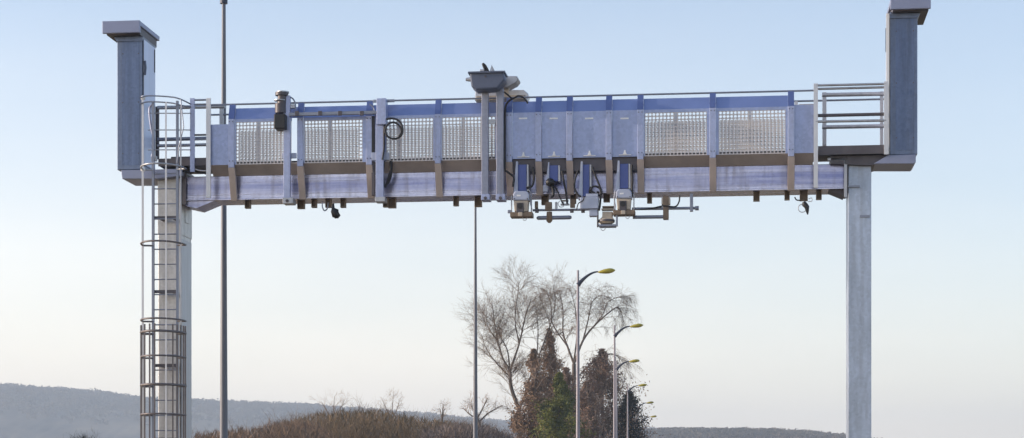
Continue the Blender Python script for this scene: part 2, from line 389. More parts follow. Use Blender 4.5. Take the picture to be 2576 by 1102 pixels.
def conifer(name, label, px, top, Y, wpx, seed, m, n=7000, droop=.5, ybase=None, irr=.36, group=None, size=.078, flat=1.0, pt=.95):
    rng = random.Random(seed)
    P = W(px, top, Y); H = P.z; base = Vector((P.x, Y, 0)); Rr = wpx/FP*Y/2
    t = Thing(name, label, 'tree', tuple(base), group=group)
    tr = MB(); tr.tube([base, base+Vector((0, 0, H*.5)), base+Vector((0, 0, H*.97))], [.02*H, .012*H, .02], 7); t.part('trunk', tr, 'bark')
    cr = MB(); nb = 260
    brs = []
    for k in range(nb):
        h = 1-rng.random()**.85*.95 if k > 6 else .93+.01*k
        a = rng.uniform(0, 6.283)
        env = min(1, (1-h)/.5)**pt
        env *= 1+irr*math.sin(a*3+h*17+seed)+rng.gauss(0, irr*.5)
        brs.append((h, a, max(.05, env)*Rr))
    per = int(n*4)//nb
    for h, a, L in brs:
        z0 = h*H; d = Vector((math.cos(a), math.sin(a)*flat, 0))
        for k in range(per):
            s = rng.random()**.6
            up = -.25*s*L*droop+.35*L*s*s*(1-droop)*1.6
            p = base+Vector((0, 0, z0))+d*(L*s)+Vector((rng.gauss(0, .11*L*s+.06), rng.gauss(0, .11*L*s+.06), up+rng.gauss(0, .10*L+.10)))
            if p.z > H: continue
            dv = Vector((rng.gauss(0, .6), rng.gauss(0, .6), rng.gauss(.0, .6))).normalized()
            tuft(cr, p, size*rng.uniform(.6, 1.5), rng, dv)
    t.part('crown', cr, m)
    if m in ('brownfol', 'mauvefol'):
        bm = MB()
        for k in range(34):
            a = rng.uniform(math.pi, 2*math.pi); h = rng.uniform(.35, .85); e = min(1, (1-h)/.5)**pt*Rr
            d = Vector((math.cos(a), math.sin(a), 0)); p = base+Vector((0, 0, h*H))+d*e*rng.uniform(.5, .85)
            sprout(bm, p, d*.6+Vector((rng.gauss(0, .5), 0, rng.uniform(.3, 1.2))), rng.uniform(.8, 2.0), .022, 1, -.05, 4, rng)
        t.part('branch', bm, 'palestem')
    return t
conifer('cypress_tree', 'leftmost narrow rusty brown cypress, beside the forked birch', 1343, 878, 148, 100, 1, 'brownfol', 8000, .1)
conifer('cypress_tree', 'tallest rusty brown cypress with a sharp tip, behind the green fir', 1383, 826, 152, 125, 2, 'brownfol', 9000, .1)
conifer('cypress_tree', 'rounded brown cypress between the tallest cypress and the nearest lamp post', 1424, 925, 147, 120, 5, 'mauvefol', 8000, .1)
conifer('cypress_tree', 'broad mauve brown cypress between the first and second lamp posts', 1515, 878, 150, 205, 9, 'mauvefol', 13000, .2)
conifer('cypress_tree', 'low mauve brown cypress directly behind the nearest lamp post', 1475, 960, 146, 120, 19, 'mauvefol', 7000, .2)
conifer('fir_tree', 'yellow green fir in front of the brown cypresses', 1406, 938, 138, 145, 4, 'greenfol', 11000, .6)
conifer('dark_conifer', 'blackish evergreen at the right foot of the brown tree group', 1583, 985, 149, 105, 6, 'darkfol', 8000, .5, pt=.7)

bare_tree('young_tree', 'small bare tree with a few leaf tufts behind the slim bare pole', [
    (L8((190, 1120), (170, 1040), (150, 985)), .12, .09),
    (L8((150, 985), (105, 960), (75, 930)), .05, .02),
    (L8((150, 985), (180, 930), (215, 860)), .06, .02),
    (L8((165, 1000), (220, 950), (300, 905)), .06, .02),
    (L8((150, 985), (130, 940), (110, 900)), .04, .015)], 120, .7, 31, droop=.0, kids=4, dens=8, rmin=.014)
for k, (px, tp, Y, sd_) in enumerate([(838, 996, 170, 41), (985, 992, 165, 42), (1112, 1016, 160, 43)]):
    lab = ['bare shrubby tree rising above the brown thicket, left of the other two', 'bare tree with upright twigs, highest over the middle of the brown thicket',
           'thin bare sapling poking above the right end of the brown thicket'][k]
    sp = [30, 22, 8][k]
    bare_tree('bare_tree', lab, [([(px, 1110), (px, 1070), (px, 1045)], .14, .08),
        ([(px, 1060), (px-sp*.6, 1030), (px-sp, tp+14)], .05, .012), ([(px, 1055), (px+2, 1025), (px+4, tp)], .05, .012),
        ([(px, 1060), (px+sp*.5, 1035), (px+sp, tp+10)], .05, .012)], Y, 1.1 if k < 2 else .6, sd_, droop=-.03, kids=4, dens=6, rmin=.006)

def thicket(name, label, prof, px0, px1, Y0, Y1, count, m, seed, h0, L=1.6):
    rng = random.Random(seed); mb = MB()
    def spot():
        px = rng.uniform(px0, px1); Y = rng.uniform(Y0, Y1)
        return px, Y, EYE+(HOR-interp(prof, px))/FP*Y, (px-CX)/FP*Y
    for k in range(count):
        px, Y, zt, x = spot()
        h = zt*(rng.uniform(.6, 1.03)**.6)+noise.noise(Vector((px/14, Y/3, seed)))*.6
        b = max(.1, h-L*1.2); p = Vector((x, Y, b))
        mb.tube([Vector((x+rng.gauss(0, .2), Y, 0)), p], [.04, .02], 3, cap=False)
        for j in range(3):
            sprout(mb, p, Vector((rng.gauss(0, .42), rng.gauss(0, .42), 1)), L*rng.uniform(.5, 1.15), .018, 2 if j == 0 else 1, -.05, 5, rng)
    # the dense inner twigs, from the ground up to the outline
    for k in range(count*36):
        px, Y, zt, x = spot()
        zt = zt-Y/FP*(10+14*noise.noise(Vector((px/22, Y/6, seed)))); h = zt*rng.random()**.7
        c = Vector((x, Y, h)); a = Vector((rng.gauss(0, .5), rng.gauss(0, .5), 1)).normalized()*rng.uniform(.10, .38)
        q = Vector((rng.gauss(0, 1), rng.gauss(0, 1), 0)).normalized()*rng.uniform(.012, .04)
        mb.add([c-a, c+q, c+a, c-q], [(0, 1, 2, 3)])
    o = mb.build(name, M[m]); tag(o, label, 'thicket', kind='stuff'); return o
thicket('thicket', 'tall brown mass of bare winter brush below the middle of the gantry', [(700, 1062), (766, 1040), (800, 1031), (880, 1026), (930, 1023), (980, 1029), (1060, 1044), (1130, 1054), (1180, 1060), (1230, 1072), (1260, 1085)],
        700, 1262, 125, 170, 900, 'brush', 51, 5)
thicket('thicket', 'low reddish brush between the left column and the brown thicket', [(486, 1088), (520, 1084), (560, 1078), (620, 1074), (690, 1060), (740, 1052), (800, 1062), (840, 1090)],
        488, 840, 105, 124, 420, 'brushred', 52, 4, 1.1)
thicket('thicket', 'grey mauve bushes around the thin sapling and slim bare pole', [(1060, 1080), (1120, 1066), (1180, 1062), (1240, 1070), (1290, 1090)],
        1060, 1290, 112, 124, 380, 'brushgrey', 53, 4, 1.1)
thicket('thicket', 'small dark treetop left of the ladder at the lower edge', [(150, 1110), (185, 1096), (230, 1094), (260, 1104), (280, 1110)], 150, 280, 118, 126, 160, 'darkfol', 54, 4, 1.0)

# ------------------------------------------------------------------ street lamps
def street_lamp(label, px, H, Y, m, arm=True, r0=.10, r1=.038, collar=None, fall=.0):
    b = W(px, HOR, Y); b.z = 0
    t = Thing('street_lamp', label, 'street lamp', tuple(b), group='street lamps along the road')
    p = MB(); p.tube([b, b+Vector((0, 0, H*.45)), b+Vector((0, 0, H))], [r0, (r0+r1)/2, r1], 14)
    p.tube([b, b+Vector((0, 0, .03))], .2, 12)
    t.part('pole', p, m)
    if collar:
        c = MB(); c.tube([b+Vector((0, 0, collar-.05)), b+Vector((0, 0, collar+.12))], r1*1.6+.02, 12); t.part('collar', c, 'arm')
    a = MB(); q = []
    for i in range(9):
        s = i/8; q.append(b+Vector((.72*s, 0, H-.52+.47*math.sin(s*math.pi/2)**.9)))
    a.tube(q, [.085-.06*(i/8)**.6 for i in range(9)], 8); ao = t.part('arm', a, 'arm')
    h = MB(); c = b+Vector((1.0, 0, H-.02))
    ring = []
    for (s, rr, dz) in ((-.30, .02, -.045), (-.22, .05, -.04), (-.08, .085, -.02), (.10, .10, 0), (.22, .075, .012), (.31, .02, .02)):
        ring.append((c+Vector((s, 0, dz)), rr))
    n = 12; vs = []
    for cc, rr in ring:
        for j in range(n):
            an = 2*math.pi*j/n; vs.append((cc.x, cc.y+rr*1.5*math.cos(an), cc.z+rr*.95*math.sin(an)))
    fs = [(i*n+j, (i+1)*n+j, (i+1)*n+(j+1) % n, i*n+(j+1) % n) for i in range(len(ring)-1) for j in range(n)]
    fs += [tuple(range(n)), tuple(range(len(ring)*n-1, (len(ring)-1)*n-1, -1))]
    h.add(vs, fs, True); t.part('lamp_head', h, 'olive')
    return t
street_lamp('tall dark pole rising past the left end of the gantry', 563, 12.6, 40.5, 'lampost', r0=.098, r1=.036, collar=EYE+(HOR-3)/FP*40.5)
street_lamp('slim pole directly below the middle of the gantry, its head hidden', 1196, 10.6, 53, 'lampost', r0=.086, r1=.024)
for lab, px, hh in (('largest lamp of the row, left of the others with a yellow head', 1454, 600), ('second largest lamp, just behind the row\'s tallest', 1546, 462),
                    ('third lamp of the row, its pole almost hidden by the second', 1551, 373), ('fourth lamp of the row, at the right edge of the brown trees', 1579, 312),
                    ('fifth lamp of the row, just clear of the trees', 1603, 268), ('smallest and farthest lamp of the row', 1616, 233)):
    street_lamp(lab, px, 10.0, 8.4*FP/hh, 'lampost2')

# ------------------------------------------------------------------ the gantry
GA = Thing('road_gantry', 'galvanised blue grey road gantry with perforated panels spanning the whole picture', 'gantry', (0, .5, 0), 'gantry')
# columns
cl0, cl1 = U(398, .2), U(454.5, .2); cr0, cr1 = U(2133.5, .2), U(2192, .2)
CV0, CV1 = .2, .92
ztl, ztr = Z(430, 445, .2), Z(2160, 412, .2); zct = (ztl+ztr)/2+.03
for (a, b, m) in ((cl0, cl1, 'column_l'), (cr0, cr1, 'column_r')):
    mb = MB(); mb.box(a, b, CV0, CV1, 0, zct)
    c = GA.part('column', mb, m, bevel=.012)
    pl = MB(); pl.box(a-.15, b+.15, CV0-.15, CV1+.15, 0, .05); pl.box(a-.35, b+.35, CV0-.35, CV1+.35, -.3, .02)
    GA.part('base_plate', pl, 'concrete', c)
# sleeve joint on the left column, hatch, lugs
mb = MB(); mb.box(cl0-.008, cl1+.010, CV0-.008, CV1+.01, Z(430, 590, .2), zct-.01)
GA.part('sleeve', mb, 'column_l', bevel=.006)
mb = MB(); mb.box(cl1+.002, cl1+.012, CV0+.03, CV1-.03, .3, Z(430, 600, .2)); GA.part('side_shade', mb, 'galv')  # thin plate added so the column's side looks shaded by its darker colour
mb = MB(); mb.box(cl1+.008, cl1+.02, .45, .68, Z(470, 560, .5), Z(470, 532, .5)); GA.part('hatch', mb, 'column_l')
mb = MB(); pb(mb, 2133, 466, 2163, 471, .16, .21); GA.part('lug', mb, 'rail')
mb = MB(); pb(mb, 2163, 541, 2188, 547, .185, .21); GA.part('lug', mb, 'rail')
# beam
bu0, bu1 = U(470, VB0), U(2124, VB0)
mb = MB()
mb.box(bu0, bu1, VB0, VB1, z_bb, z_bt)
GA.part('beam', mb, 'beam', bevel=.01)
mb = MB()
for zz in (z_bb+.075, z_bb+.30): mb.box(bu0, bu1, VB0-.012, VB0+.002, zz, zz+.022)
mb.box(bu0-.02, bu1+.02, VB0-.03, VB1+.03, z_bb-.022, z_bb-.002)
GA.part('beam_rib', mb, 'beam')
for (f0, f1, s) in ((bu0-.07, bu0+.0, -1), (bu1, bu1+.055, 1)):
    mb = MB(); mb.box(f0, f1, VB0-.06, VB1+.06, z_bb-.10, z_bt+.05); GA.part('flange', mb, 'dark')
mb = MB(); mb.prism([(cl1+.03, z_bb-.03), (cl1+.03, z_bb-.10), (cl1+.28, z_bb-.16), (U(530), z_bb-.024)], 'y', VB0+.02, VB1-.02); GA.part('haunch', mb, 'beam')
mb = MB(); mb.prism([(U(2085, VB0), z_bb-.024), (bu1-.002, z_bb-.024), (bu1-.002, z_bb-.14)], 'y', VB0+.05, VB1-.05); GA.part('haunch', mb, 'dark')
mb = MB(); pb(mb, 2123.5, 402, 2131, 496, .10, .15); pb(mb, 2082, 397, 2131, 403, .10, .15); GA.part('pipe_frame', mb, 'galv')
# walkway
pl0, pl1 = U(398), U(2233)
z_fl = z_pbot+.01
mb = MB(); mb.box(pl0, pl1, .06, 1.0, z_fl, z_fl+.05); GA.part('walkway_floor', mb, 'dark')
for x in (560, 900, 1240, 1580, 1920):
    mb = MB(); mb.box(U(x), U(x)+.1, VB0+.02, .98, z_bt+.01, z_fl-.002); GA.part('cross_bearer', mb, 'dark')
# sloping underside tray from panel foot to beam top
def tray(x0, x1):
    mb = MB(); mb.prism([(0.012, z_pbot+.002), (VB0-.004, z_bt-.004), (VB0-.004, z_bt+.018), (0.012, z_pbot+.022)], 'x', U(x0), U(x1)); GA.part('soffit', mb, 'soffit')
segs = [(524, 583), (583, 756), (756, 929), (929, 1102), (1102, 1280), (1611, 1793), (1793, 1990), (1990, 2050)]
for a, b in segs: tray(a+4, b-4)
for a, b in ((1280, 1355), (1355, 1433), (1433, 1532), (1532, 1611)):
    mb = MB(); x0, x1 = U(a+7), U(b-7)
    mb.box(x0, x1, .05, .075, z_bt-.07, z_pbot-.013); mb.box(x0, x1, .05, VB0-.01, z_pbot-.012, z_pbot+.012); GA.part('recess_shade', mb, 'dark')  # dark plates stand for the shade in the recess above the arms
# posts: lean-back head, upright, foot sloping in under the beam
def post(px, m='postb', wpx=15):
    u = U(px); hw = wpx/138.6/2
    up = MB(); up.box(u-hw, u+hw, -.045, .02, z_pbot-.06, z_bend);
    o = GA.part('post', up, m, bevel=.006)
    hd = MB(); hd.prism([(-.045, z_bend+.001), (.02, z_bend+.001), (.115, z_rail-.01), (.055, z_rail)], 'x', u-hw, u+hw); GA.part('post_head', hd, 'posthead', o)
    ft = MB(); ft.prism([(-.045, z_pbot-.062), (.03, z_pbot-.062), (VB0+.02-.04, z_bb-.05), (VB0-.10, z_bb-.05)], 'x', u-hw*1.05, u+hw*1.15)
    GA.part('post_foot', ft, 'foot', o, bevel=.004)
    for zz in (z_bend-.05, z_pbot+.06):
        for s in (-1, 1):
            bl = MB(); bl.tube([(u+s*hw*.55, -.06, zz), (u+s*hw*.55, -.04, zz)], .009, 6); GA.part('bolt', bl, 'dark', o)
POSTS = [583, 756, 929, 1102, 1281, 1355, 1433, 1532, 1611, 1793, 1990]
for p in POSTS: post(p)
# panels
def panel(x0, x1, perf=None, ytrim=0, mtop='blue', tag_x=None, top=True, right_gap=None):
    """blue frame sheet between two posts; perf = (px0, px1) of the perforated insert"""
    u0, u1 = U(x0), U(x1); zb = z_pbot; t = .012
    mb = MB()
    ub = U(right_gap) if right_gap else u1
    if perf:
        q0, q1 = U(perf[0]), U(perf[1]); zt = z_bend-.055
        mb.box(u0, ub, 0, t, zt, z_bend); mb.box(u0, q0, 0, t, zb, zt)
        if q1 < ub-.01: mb.box(q1, ub, 0, t, zb, zt)
    else:
        mb.box(u0, u1, 0, t, zb, z_bend)
    o = GA.part('panel', mb, 'blue')
    if top:
        tb = MB(); tb.prism([(0, z_bend), (t, z_bend), (.08+t, z_ptop), (.08, z_ptop)], 'x', u0, u1); GA.part('panel_top', tb, 'bluetop', o)
    if perf:
        pf = MB(); pitch = .0655; W_, H_ = q1-q0, zt-zb; nc = max(1, round(W_/pitch)); nr = max(1, round(H_/pitch)); px_, pz_ = W_/nc, H_/nr; hr = .0255
        sheet_holes(pf, q0, zb, nc, nr, px_, pz_, hr, .004, .008)
        GA.part('perforated_sheet', pf, 'perf', o)
    else:
        if tag_x:
            s = MB(); zz = Z(tag_x, 298); uu = U(tag_x); s.box(uu-.075, uu+.075, -.004, -.001, zz-.014, zz+.014); GA.part('label', s, 'white', o)
            s = MB(); zz = zb+.07; uu = U(tag_x+1); s.prism([(uu-.035, zz-.03), (uu+.035, zz-.03), (uu+.016, zz+.015), (uu+.012, zz+.045), (uu-.012, zz+.045), (uu-.016, zz+.015)], 'y', -.03, -.002)
            s.box(uu-.11, uu+.11, -.02, -.002, zz-.045, zz-.032); GA.part('latch', s, 'white', o)
    return o
def sheet_holes(mb, x0, z0, nc, nr, px_, pz_, hr, y0, y1):
    n = 8
    for i in range(nc):
        for j in range(nr):
            a, b = x0+i*px_, z0+j*pz_; cx, cz = a+px_/2, b+pz_/2
            sq = [(a, b), (cx, b), (a+px_, b), (a+px_, cz), (a+px_, b+pz_), (cx, b+pz_), (a, b+pz_), (a, cz)]
            ho = [(cx+hr*math.cos(R(-135+45*k)), cz+hr*math.sin(R(-135+45*k))) for k in range(8)]
            vs = [(x, y0, z) for x, z in sq]+[(x, y0, z) for x, z in ho]+[(x, y1, z) for x, z in ho]+[(x, y1, z) for x, z in sq]
            fs = []
            for k in range(8):
                q = (k+1) % 8
                fs += [(k, q, 8+q, 8+k), (8+k, 8+q, 16+q, 16+k), (16+k, 16+q, 24+q, 24+k)]
            mb.add(vs, fs)
panel(591, 748, (594, 733), right_gap=734)
panel(764, 921, (766, 912)); panel(937, 1094, (972, 1090)); panel(1110, 1273, (1112, 1246))
panel(1289, 1347, tag_x=1316); panel(1363, 1425, tag_x=1393); panel(1441, 1524, tag_x=1482); panel(1540, 1603, tag_x=1571)
panel(1619, 1785, (1622, 1778)); panel(1801, 1982, (1808, 1976))
mb = MB(); mb.box(U(527), U(575), 0, .012, z_pbot, Z(550, 313)); GA.part('panel', mb, 'blue')
mb = MB(); mb.box(U(1998), U(2047), 0, .012, z_pbot, Z(2023, 263)); GA.part('panel', mb, 'blue')
# the far side of the walkway: rear posts, rear perforated sheets, rear rails
VR = .86
for x in (650, 830, 1005, 1165, 1700, 1885, 2003):
    mb = MB(); u = U(x, VR); mb.box(u-.03, u+.03, VR, VR+.06, z_fl+.05, z_rail-.02); GA.part('rear_post', mb, 'pale')
for (a, b) in ((600, 732), (768, 905), (975, 1246), (1620, 1780), (1805, 1996)):
    mb = MB(); q0, q1 = U(a, VR), U(b, VR); H_ = z_bend-.05-(z_fl+.1); nc, nr = round((q1-q0)/.0655), round(H_/.0655)
    sheet_holes(mb, q0, z_fl+.1, nc, nr, (q1-q0)/nc, H_/nr, .029, VR-.006, VR-.002)
    GA.part('rear_sheet', mb, 'cream')
mb = MB(); mb.box(U(1290, VR), U(1605, VR), VR-.006, VR-.002, z_fl+.1, z_bend-.05); GA.part('rear_sheet', mb, 'cream')
mb = MB(); mb.box(U(2010, VR), U(2048, VR), VR-.006, VR-.002, z_fl+.1, Z(2023, 262, VR)); GA.part('rear_sheet', mb, 'beige')  # beige here is warm sunlight put into the sheet's colour
def rail(x0, x1, z, v, r=.02, m='rail', name='handrail'):
    mb = MB(); mb.tube([(U(x0, v), v, z), (U(x1, v), v, z)], r, 10); return GA.part(name, mb, m)
rail(524, 2050, z_rail+.012, .09, .017); rail(524, 2233, z_rail-.01, VR+.03, .018)
# right landing
def gbox(name, m, x0, y0, x1, y1, v0, v1, parent=None, bevel=0):
    mb = MB(); pb(mb, x0, y0, x1, y1, v0, v1); return GA.part(name, mb, m, parent, bevel)
gbox('guard_post', 'pale', 2047, 210, 2057.5, 472, -.07, -.03); gbox('guard_post', 'pale', 2224, 205, 2234, 388, -.07, -.03)
def grail(pts, v, r, m='rail'):
    mb = MB(); gt(mb, pts, r, v); GA.part('handrail', mb, m)
grail([(2052, 215), (2229, 211)], -.05, .022, 'galv'); grail([(2052, 224), (2229, 219.5)], .0, .022, 'galv')
grail([(2052, 291), (2229, 287)], .0, .03, 'dark'); grail([(2052, 306), (2229, 303)], -.05, .024, 'galv')
grail([(2068, 239), (2224, 236)], VR, .038, 'galv'); grail([(2068, 320), (2224, 317)], VR, .036, 'galv')
gbox('guard_post', 'galv', 2069, 232, 2079, 366, VR, VR+.06); gbox('guard_post', 'galv', 2214, 230, 2222, 366, VR, VR+.06)
gbox('toe_board', 'dark', 2058, 366, 2224, 388, -.02, .0)
gbox('toe_board', 'dark', 2075, 366, 2220, 384, VR, VR+.02)
# left landing
gbox('guard_post', 'postb', 478, 247, 489, 432, -.07, -.03); gbox('guard_post', 'pale', 518.5, 247, 529.5, 497, -.07, -.03)
for y, r, m in ((252, .018, 'rail'), (263, .016, 'rail'), (340, .018, 'dark'), (352, .014, 'rail')): grail([(480, y), (525, y-1)], -.05, r, m)
for y, r in ((270, .036), (350, .036), (366, .03)): grail([(396, y+1), (566 if y == 270 else 525, y-2)], VR, r, 'galv' if y != 350 else 'rail')
gbox('guard_post', 'galv', 552, 262, 561, 400, VR, VR+.05); gbox('guard_post', 'dark', 391, 268, 399, 400, VR, VR+.05)
gbox('toe_board', 'dark', 398, 398, 520, 417, -.02, .0); gbox('toe_board', 'dark', 430, 394, 478, 404, .3, .34)
gbox('junction_box', 'galv', 380, 392, 392, 404, -.05, .05)
for x in (372, 400, 420): pass
# end arms carrying the towers, and their feet
mb = MB(); pp(mb, [(304, 428), (400, 426), (458, 424), (458, 442), (396, 450), (307, 450)], .02, .84); GA.part('end_arm', mb, 'cap', bevel=.01)
mb = MB(); pp(mb, [(2090, 393), (2232, 390), (2232, 402), (2195, 416), (2090, 412)], .10, .90); GA.part('end_arm', mb, 'dark')
mb = MB(); pp(mb, [(2197, 412), (2233, 390.5), (2304, 388), (2304, 408), (2299, 412)], .02, .84); GA.part('end_arm', mb, 'cap', bevel=.01)
# towers
def tower(x0, x1, ybot, ycap, side, v0=.04, v1=.83):
    u0, u1 = U(x0, v0), U(x1, v0); xm = (x0+x1)/2
    zb, zt = Z(xm, ybot, v0), Z(xm, ycap+2, v0)
    mb = MB(); mb.box(u0, u1, v0, v1, zb, zt); o = GA.part('tower', mb, 'tower', bevel=.012)
    k = MB()
    s = 1 if side == 'r' else -1
    ue = u1 if s > 0 else u0
    k.box(ue+s*.002, ue+s*.02, v0+.05, v1-.03, zb+.1, zt-.08)
    d = GA.part('door', k, 'towerside', o, bevel=.004)
    h = MB(); zc = Z(xm, 170, v0); h.tube([(ue+s*.03, v0+.06, zc-.13), (ue+s*.045, v0+.06, zc), (ue+s*.03, v0+.06, zc+.13)], .022, 8); GA.part('handle', h, 'greyhead', d)
    h = MB(); h.box(ue+s*.021, ue+s*.03, v1-.1, v1-.07, zt-.55, zt-.12); h.box(ue+s*.002, ue+s*.012, v0+.012, v0+.035, zb+.1, zt-.05); GA.part('hinge', h, 'black', d)
    fp = MB(); w_ = u1-u0; fp.box(u0+w_*.20, u1-w_*.12, v0-.006, v0-.001, zb+.08, zt-.12); GA.part('front_panel', fp, 'towerfront', o)
    for zz in (zb+.3, (zb+zt)/2, zt-.35):
        for uu in (u0+w_*.23, u1-w_*.15):
            fp = MB(); fp.tube([(uu, v0-.014, zz), (uu, v0-.006, zz)], .011, 6); GA.part('bolt', fp, 'dark', o)
    c = MB(); zc0 = zt-.02
    # flared collar, fascia and roof slab
    c.prism([(u0-.004, zc0-.10), (u1+.004, zc0-.10), (u1+.02, zc0-.02), (u0-.05, zc0-.02)] if s > 0 else [(u0-.004, zc0-.10), (u1+.004, zc0-.10), (u1+.05, zc0-.02), (u0-.02, zc0-.02)], 'y', v0-.03, v1)
    GA.part('collar', c, 'tower', o)
    f = MB(); o0, o1 = u0-.20, u1+.20
    if s > 0: o0, o1 = u0-.20, u1+.03
    else: o0, o1 = u0-.01, u1+.21
    e1 = .26
    f.box(o0, o1, v0-.26, v0-.20, zc0+.0, zc0+.225); f.box(o0+.01, o1-.002, v0-.199, v1+.22, zc0+.135, zc0+.222)
    GA.part('cap', f, 'cap', o, bevel=.008)
    b = MB(); b.box(o0+.05, o1-.03, v0-.15, v1+.12, zc0-.01, zc0+.133); GA.part('cap_shade', b, 'dark', o)  # dark block added as the shade under the roof overhang
    return o
tower(294.5, 358, 427, 86, 'r'); tower(2239, 2308, 389, 27, 'l')
gbox('sunlit_edge', 'white', 2229.5, 34, 2237, 388, .0, .035)  # white strip added for the bright, lit left side of the tower

# hanger clips under the beam
for x, wd, yb, m in ((623, 14, 524, 'brownsteel'), (757, 18, 525, 'brownsteel'), (790, 13, 522, 'brownsteel'), (826, 15, 522, 'brownsteel'), (863, 13, 522, 'brownsteel'), (970, 13, 521, 'brownsteel'), (986, 20, 523, 'brownsteel'),
                  (1147, 13, 518, 'brownsteel'), (1203, 18, 520, 'brownsteel'), (1371, 18, 515, 'brownsteel'), (1442, 14, 512, 'brownsteel'), (1526, 16, 508, 'brownsteel'), (1634, 12, 511, 'brownsteel'),
                  (1903, 16, 506, 'brownsteel'), (1980, 13, 503, 'brownsteel'), (2022, 20, 505, 'brownsteel'), (2060, 14, 502, 'brownsteel')):
    mb = MB(); u = U(x, .35); hw = wd/138.6/2; zb = Z(x, yb, .35)
    mb.box(u-hw, u-hw+.012, .32, .42, zb, z_bb-.023); mb.box(u+hw-.012, u+hw, .32, .42, zb, z_bb-.023); mb.box(u-hw, u+hw, .421, .43, zb, z_bb-.023); mb.box(u-hw+.013, u+hw-.013, .322, .42, zb, zb+.012)
    GA.part('hanger_clip', mb, m)

# ------------------------------------------------------------------ caged ladder
LV = -.18
LD = Thing('caged_ladder', 'galvanised caged access ladder in front of the left column', 'ladder', (U(415, LV), LV, 0), 'gantry')
def lp(name, pts_list, r, m='pale', parent=None, n=8):
    mb = MB()
    for pts in pts_list: mb.tube(pts, r, n)
    return LD.part(name, mb, m, parent)
def zl(y): return Z(400, y, LV)
uL, uR = U(385, LV), U(446, LV)
for u in (uL, uR):
    mb = MB(); mb.box(u-.022, u+.022, LV-.012, LV+.03, .3, zl(255)); LD.part('stile', mb, 'rail')
y = 437.0
while y < 1500:
    mb = MB(); z = zl(y)
    if z < .35: break
    mb.tube([(uL+.022, LV+.01, z), (uR-.022, LV+.01, z)], .012, 6); LD.part('rung', mb, 'rail'); y += 38
for y in (547, 733, 919, 1105, 1291):
    mb = MB(); z = zl(y); mb.box(uL-.03, uR-.03, LV+.03, LV+.07, z-.028, z+.028)
    mb.box(uL+.08, uL+.13, LV+.07, CV0-.01, z-.02, z+.02); mb.box(uR-.13, uR-.08, LV+.07, CV0-.01, z-.02, z+.02); LD.part('wall_bracket', mb, 'dark')
uc = (U(350, LV-.3)+U(458, LV-.3))/2; ra = (U(458, LV-.3)-U(350, LV-.3))/2
def hoop(y, full=True, r=.014, m='galv'):
    z = zl(y); pts = []
    a0, a1 = (0, 180) if full else (100, 180)
    for i in range(17):
        a = R(a0+(a1-a0)*i/16); pts.append((uc+ra*math.cos(a), LV-.05-.62*math.sin(a), z))
    pts = ([(uR, LV, z)] if full else [])+pts+[(uL, LV, z)]
    mb = MB()
    for k in range(len(pts)-1):
        pass
    mb.tube(pts, r, 6); LD.part('hoop', mb, m)
for y in (427, 618, 809, 840, 901, 972, 1045, 1120, 1200, 1280, 1360): hoop(y, r=.024 if y in (840, 972) else .018, m='cage' if y > 500 else 'galv')
def cagev(a, y0, y1, r=.012, m='pale'):
    r *= 1.3
    u, v = uc+ra*math.cos(R(a)), LV-.05-.62*math.sin(R(a)); mb = MB()
    mb.box(u-r, u+r, v-.006, v+.006, zl(y0), zl(y1)); return LD.part('cage_bar', mb, m)
cagev(177, 247, 1370, .015, 'pale'); cagev(62, 274, 1370, .011, 'pale'); cagev(22, 280, 1370, .010, 'galv')
for a in (166, 150, 122, 104, 90, 45, 33, 22, 12, 3): cagev(a, 822, 1370, .011, 'cage')
for y in (247, 427):
    mb = MB(); mb.ball((uc-ra, LV-.06, zl(y)), .045); LD.part('joint', mb, 'white')
# top loops
for y, dy in ((243, 16), (258, 8)):
    mb = MB(); v = LV-.1; gcable(mb, [(352, y+3, v), (375, y-2, v), (430, y+1, v), (455, y+7, v), (480, y+dy+3, -.06)], .013, v, 8); LD.part('top_rail', mb, 'rail')
for y in (285, 327, 377):
    mb = MB(); gt(mb, [(372, y, -.12), (480, y, -.08)], .010); LD.part('top_rail', mb, 'galv')
mb = MB(); gcable(mb, [(384, 262, -.15), (376, 275, -.15), (380, 320, -.15), (388, 360, -.15), (382, 395, -.15)], .02); LD.part('gate_spring', mb, 'cap')
mb = MB(); gt(mb, [(455, 250, -.3), (462, 320, -.3), (450, 370, -.3), (446, 410, -.2)], .010); LD.part('hand_hold', mb, 'rail')

# ------------------------------------------------------------------ equipment
def T(name, label, cat, x, y, v, group=None):
    u, _, z = G(x, y, v); return Thing(name, label, cat, (u, v, z), 'gantry', group)
def tb(t, name, m, x0, y0, x1, y1, v0, v1, parent=None, bevel=.006):
    mb = MB(); pb(mb, x0, y0, x1, y1, v0, v1); return t.part(name, mb, m, parent, bevel)
def tc(t, name, m, pts, r, v=-.1, parent=None):
    mb = MB(); gcable(mb, pts, r, v); return t.part(name, mb, m, parent)
